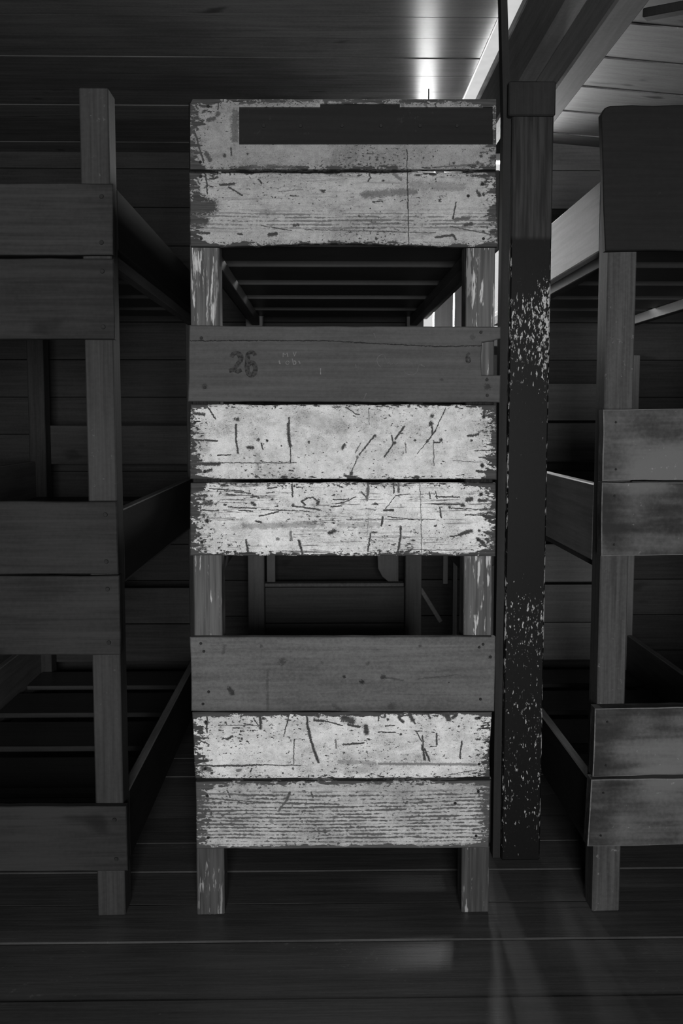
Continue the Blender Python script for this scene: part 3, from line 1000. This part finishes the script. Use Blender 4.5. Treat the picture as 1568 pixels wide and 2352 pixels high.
def m5(L, Hh, loc):
    mk = MK(loc, [[(692, 1152), (705, 1144), (718, 1143), (733, 1153), (727, 1160), 2.4], [(692, 1152), (700, 1159), 3], [(729, 1155), 6], [(740, 1205), 6, .7], [(525, 1164), (588, 1168), 2], [(548, 1172), (580, 1174), 2],
                  [(600, 1170), (640, 1172), 1.6], [(640, 1172), (710, 1174), 1.8], [(672, 1162), (735, 1171), 2.4], [(595, 1186), (640, 1175), 2], [(588, 1197), (600, 1200), 3.5], [(765, 1148), (800, 1147), 2], [(760, 1164), (785, 1162), 1.8],
                  [(565, 1240), (571, 1276), 3], [(686, 1242), (696, 1276), 4], [(668, 1222), (669, 1240), 4, .8], [(670, 1112), (672, 1140), 2.6], [(672, 1160), 5], [(578, 1155), (585, 1160), 5], [(575, 1142), (590, 1140), 2.6], [(594, 1143), 4],
                  [(625, 1146), 4.5], [(755, 1224), (768, 1220), 6], [(470, 1155), (482, 1156), 9, .9], [(475, 1196), 7], [(463, 1245), 7], [(440, 1140), (475, 1138), 4], [(520, 1135), (540, 1137), 3], [(615, 1122), (635, 1120), 2],
                  [(612, 1132), (630, 1131), 1.8], [(480, 1122), (560, 1128), 1.8], [(540, 1130), (575, 1133), 2], [(637, 1238), 5, .8], [(480, 1190), (540, 1190), 2, .6], [(460, 1172), (500, 1173), 2],
                  [(845, 1108), (844, 1135), (842, 1148), 4.5, .9], [(830, 1130), (840, 1142), 2], [(858, 1157), (866, 1158), 3], [(914, 1108), (915, 1130), 4, .9], [(905, 1112), (904, 1132), 2.5], [(907, 1140), (885, 1168), 1.4], [(908, 1138), (940, 1135), 1.7],
                  [(882, 1172), (903, 1172), 3.4], [(879, 1187), (876, 1207), 3], [(920, 1210), (919, 1230), (913, 1272), 3.5], [(851, 1225), (845, 1265), 2.6], [(964, 1108), (967, 1200), (968, 1270), 1.2, .9], [(1009, 1165), (1013, 1188), 2.6],
                  [(1035, 1232), (1060, 1228), 2.4], [(1055, 1228), (1082, 1219), 6], [(1074, 1148), (1082, 1146), 7], [(1062, 1160), 7.5], [(1032, 1165), 5], [(1104, 1135), 7], [(1100, 1150), (1115, 1149), 5], [(1095, 1237), (1110, 1246), 5],
                  [(1000, 1141), (1055, 1142), 2], [(990, 1158), (1060, 1159), 2], [(1035, 1168), (1120, 1171), 1.6], [(1070, 1182), (1125, 1184), 2], [(890, 1187), (950, 1193), 1.3], [(795, 1193), (1000, 1193), 1.1, .9], [(985, 1130), (987, 1145), 2],
                  [(1000, 1130), (1003, 1145), 2], [(920, 1262), (1060, 1264), 1.4, .8], [(872, 1266), 5], [(770, 1158), (800, 1150), (815, 1141), 1.8], [(1100, 1219), 5], [(845, 1190), (843, 1230), 1.4, .6]])
    soft = MK(loc, [[(560, 1208), (720, 1206), 9, .8], [(780, 1205), (870, 1205), 8, .6], [(540, 1215), 12, .5]])
    return painted('flaking_white_paint', L, Hh, base=0.86, wear=-0.1, speck=0.3, grain=0.8, grain_zone=(loc(788, 1185)[1], loc(788, 1118)[1]) if False else None,
                   end_wear=1.0, edge_top=0.35, edge_bot=0.5, dirt=0.32, marks=mk, soft=soft, seed=41)


p5, _, loc = plank('plank', [(437, 1109), (1139, 1109), (1138, 1277), (436, 1276)], YPL, 0.025, m5, bed)
nails_px(p5, loc, [(475, 1196), (463, 1245), (1105, 1135), (1098, 1240)])


# bare plank of the lower tier
def m6(L, Hh, loc):
    M = Mat('bare_grey_brown_wood')
    g = M.noise(2.5, 40, 70, 5, 0.6, seed=1, dist=0.5)
    s = M.noise(120, 120, 150, 4, 0.65, seed=2)
    b = M.noise(4, 4, 9, 3, seed=3)
    v = (g * 0.4 + s * 0.35 + b * 0.3).step(0.32, 0.72) * 0.095 + 0.068
    mk = MK(loc, [[(790, 1554), 4.5], [(831, 1566), 7.5], [(880, 1555), 9, .9], [(648, 1520), 12, .6], [(527, 1583), (534, 1592), 7, .9], [(845, 1524), 6, .5], [(964, 1484), 5, .6], [(614, 1540), (614, 1632), 4, .35], [(740, 1523), 5, .4],
                  [(885, 1556), (925, 1563), 3, .5], [(600, 1484), 5, .6], [(515, 1483), (512, 1500), 5, .4], [(1100, 1486), 4], [(1030, 1567), 2.5], [(960, 1560), (1050, 1550), 1.6, .5], [(765, 1620), (780, 1630), 6, .4], [(900, 1622), 12, .4],
                  [(1125, 1510), 6, .5]])
    v = v * (1.0 - marks_mask(M, mk) * 0.8)
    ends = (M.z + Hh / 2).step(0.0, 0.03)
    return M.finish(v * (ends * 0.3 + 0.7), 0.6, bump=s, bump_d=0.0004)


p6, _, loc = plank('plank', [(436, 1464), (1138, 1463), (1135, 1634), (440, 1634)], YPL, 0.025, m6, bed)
p6['label'] = 'bare grey-brown plank with dark knots'
nails_px(p6, loc, [(461, 1478), (468, 1496), (479, 1589), (466, 1617), (1109, 1480), (1100, 1487, .8), (1126, 1509), (1103, 1606)])


def m7(L, Hh, loc):
    mk = MK(loc, [[(475, 1635), (475, 1682), 2.6], [(473, 1659), 7], [(597, 1635), (598, 1672), 5], [(583, 1650), (592, 1666), 2], [(604, 1650), 5], [(665, 1636), (657, 1668), 2], [(657, 1668), (652, 1692), 1.4], [(704, 1636), (707, 1675), 3.6],
                  [(707, 1670), (710, 1682), 5], [(709, 1682), (718, 1715), (731, 1750), 4.4], [(520, 1698), (533, 1692), 4], [(510, 1698), (525, 1696), 1.8], [(555, 1697), 4], [(450, 1697), (480, 1710), 2.2], [(450, 1758), (520, 1759), (600, 1757), 3],
                  [(600, 1757), (690, 1758), 1.8], [(465, 1764), (480, 1768), 9, .9], [(487, 1775), 5], [(675, 1700), (674, 1755), 1.8, .9], [(672, 1765), 4, .9], [(722, 1654), (742, 1655), 5], [(742, 1655), (785, 1667), 2.2], [(790, 1650), (808, 1656), 12],
                  [(800, 1664), (825, 1670), 4], [(842, 1683), (840, 1668), 8], [(870, 1641), (868, 1655), 2.5], [(885, 1637), (884, 1646), 4], [(915, 1648), (925, 1658), 5], [(890, 1653), 4.5], [(940, 1640), (948, 1655), 7], [(945, 1650), (953, 1662), 3],
                  [(984, 1641), (986, 1650), 4], [(1025, 1640), (1030, 1652), 10], [(1040, 1648), (1045, 1644), 6], [(970, 1690), (972, 1720), 2.5], [(970, 1712), (975, 1745), 4.5], [(975, 1720), (986, 1748), 3.5], [(1002, 1685), (1003, 1710), 3],
                  [(1060, 1703), (1056, 1742), 2.8], [(870, 1754), (1095, 1756), 4.5, .7], [(780, 1750), (860, 1752), 7, .5], [(868, 1682), (908, 1682), 1.6], [(920, 1686), 4], [(787, 1710), (835, 1707), 3], [(790, 1729), 3.5], [(885, 1668), (905, 1667), 2.2],
                  [(1030, 1780), (1095, 1768), 1.6, .9], [(770, 1700), (772, 1718), 3, .8], [(1092, 1649), (1102, 1649), 5], [(560, 1662), (580, 1666), 2.4], [(535, 1672), (550, 1672), 2.2], [(955, 1680), (968, 1702), 2], [(988, 1714), (1003, 1714), 1.6],
                  [(500, 1665), (595, 1667), 1.6, .8], [(545, 1770), (552, 1768), 5, .8], [(578, 1766), (575, 1773), 3]])
    soft = MK(loc, [[(860, 1760), (800, 1775), 14, .6], [(790, 1735), (960, 1740), 12, .3]])
    return painted('flaking_white_paint', L, Hh, base=0.84, wear=-0.1, speck=0.32, end_wear=0.8, edge_top=0.75, edge_bot=0.25, dirt=0.38, marks=mk, soft=soft, seed=53)


p7, _, loc = plank('plank', [(442, 1636), (1129, 1636), (1126, 1690), (1122, 1728), (1125, 1786), (448, 1789), (446, 1760), (444, 1700)], YPL, 0.025, m7, bed)
nails_px(p7, loc, [(473, 1659), (1100, 1649), (1100, 1755), (471, 1766)])


def m8(L, Hh, loc):
    mk = MK(loc, [[(665, 1820), (660, 1835), 4.5], [(660, 1835), (640, 1862), 3.5, .9], [(522, 1815), (528, 1832), 2], [(525, 1822), 2], [(716, 1820), (718, 1832), 3], [(490, 1835), (610, 1843), 1.8], [(635, 1843), (780, 1848), 1.8], [(475, 1827), 6, .8],
                  [(1045, 1845), 5], [(690, 1880), 4], [(625, 1890), (622, 1885), 5, .7]])
    return painted('grain_worn_white_paint', L, Hh, base=0.56, wood_lo=0.06, wood_hi=0.11, wear=0.05, speck=0.3, grain=0.3, ribs=0.92, rib_freq=92.0, rib_zone=(-Hh / 2 + .015, Hh / 2 - .03),
                   end_wear=0.9, edge_top=0.5, edge_bot=0.8, dirt=0.35, marks=mk, seed=67)


p8, _, loc = plank('plank', [(449, 1796), (1127, 1794), (1121, 1948), (451, 1950)], YPL, 0.025, m8, bed)
nails_px(p8, loc, [(476, 1828), (478, 1924), (1098, 1818), (1045, 1845), (1093, 1920)])

# ---------- bed on the left, plain brown planks
lxr = at_y(264, 962, YF).x
lxl = lxr - 0.82
bedl = empty('bunk_bed', ((lxl + lxr) / 2, YF + 1.05, 0))
tag(bedl, 'unpainted dark brown three-tier bunk bed with open top above the planks', 'bunk bed', 'three-tier bunk beds')
bed_frame(bedl, lxl, lxr, (M_leftpost, M_rail, M_slat, M_wall),
          [(a, b, M_rail) for a, b in RAILS], [(0.465, 0.63, M_dark_rail), (-0.46, -0.255, M_dark_rail), (-1.28, -1.075, M_dark_rail)],
          legtop=0.87, foot_top=0.55, foot_boards=[(-1.0, -0.82), (-1.19, -1.0), (-0.22, -0.03)], slat_h=SLATS)
plain = lambda m: (lambda L, Hh, loc: m)
XE = at_y(0, 962, YPL).x


for (xr_t, xr_b, yt, yb) in ((259, 260, 421, 585), (261, 264, 593, 779), (268, 271, 1152, 1318), (273, 277, 1323, 1504), (289, 294, 1853, 2001)):
    p, c, loc = plank('plank', [(xr_t - 683, yt), (xr_t, yt), (xr_b, yb), (xr_b - 680, yb + 2)], YPL, 0.025, plain(M_leftwood), bedl)
    nails_px(p, loc, [(xr_t - 26, yt + 30, 1.5), (xr_b - 27, yb - 28, 1.5), (xr_t - 655, yt + 30), (xr_b - 650, yb - 28)])
# ---------- bed on the right, scuffed planks with a blackened head panel
rxl = at_y(1388, 900, YF).x
rxr = 1.50
bedr = empty('bunk_bed', ((rxl + rxr) / 2, YF + 1.05, 0))
tag(bedr, 'scuffed grey three-tier bunk bed with a blackened head panel', 'bunk bed', 'three-tier bunk beds')
rl = [(0.465, 0.657, M_pale_rail), (-0.405, -0.185, M_greyrail), (-1.245, -1.045, M_dark_rail)]
bed_frame(bedr, rxl, rxr, (M_rightpost, M_rail, M_slat, M_footgrey), rl, [(a, b, M_rail) for a, b in RAILS],
          short=4.36, legtop=0.80, foot_top=0.30, foot_boards=[(-1.0, -0.81), (-1.19, -1.0), (-0.80, -0.61), (-0.21, -0.02), (-0.01, 0.17)], slat_h=SLATS)
W_R = 612
hp, _, loc = plank('head_panel', [(1380, 262), (1390, 248), (1402, 242), (1985, 240), (1995, 575), (1389, 576)], YPL, 0.025, plain(M_black), bedr)
hp['label'] = 'blackened head panel with rounded corner'
for (xt, xb, yt, yb, yt2) in ((1386, 1384, 940, 1104, 938), (1383, 1380, 1109, 1277, 1107), (1366, 1361, 1628, 1784, 1618), (1357, 1349, 1791, 1945, 1784)):
    p, c, loc = plank('plank', [(xt, yt), (xt + W_R, yt2), (xb + W_R, yt2 + yb - yt - 6), (xb, yb)], YPL - 0.02, 0.045, plain(M_rightwood), bedr, edge_mat=M_edge)
    nails_px(p, loc, [(xt + 28, yt + 30, .8), (xb + 30, yb - 26, .8)])
# split-off edge of the upper middle plank
print('objects', len(bpy.data.objects))
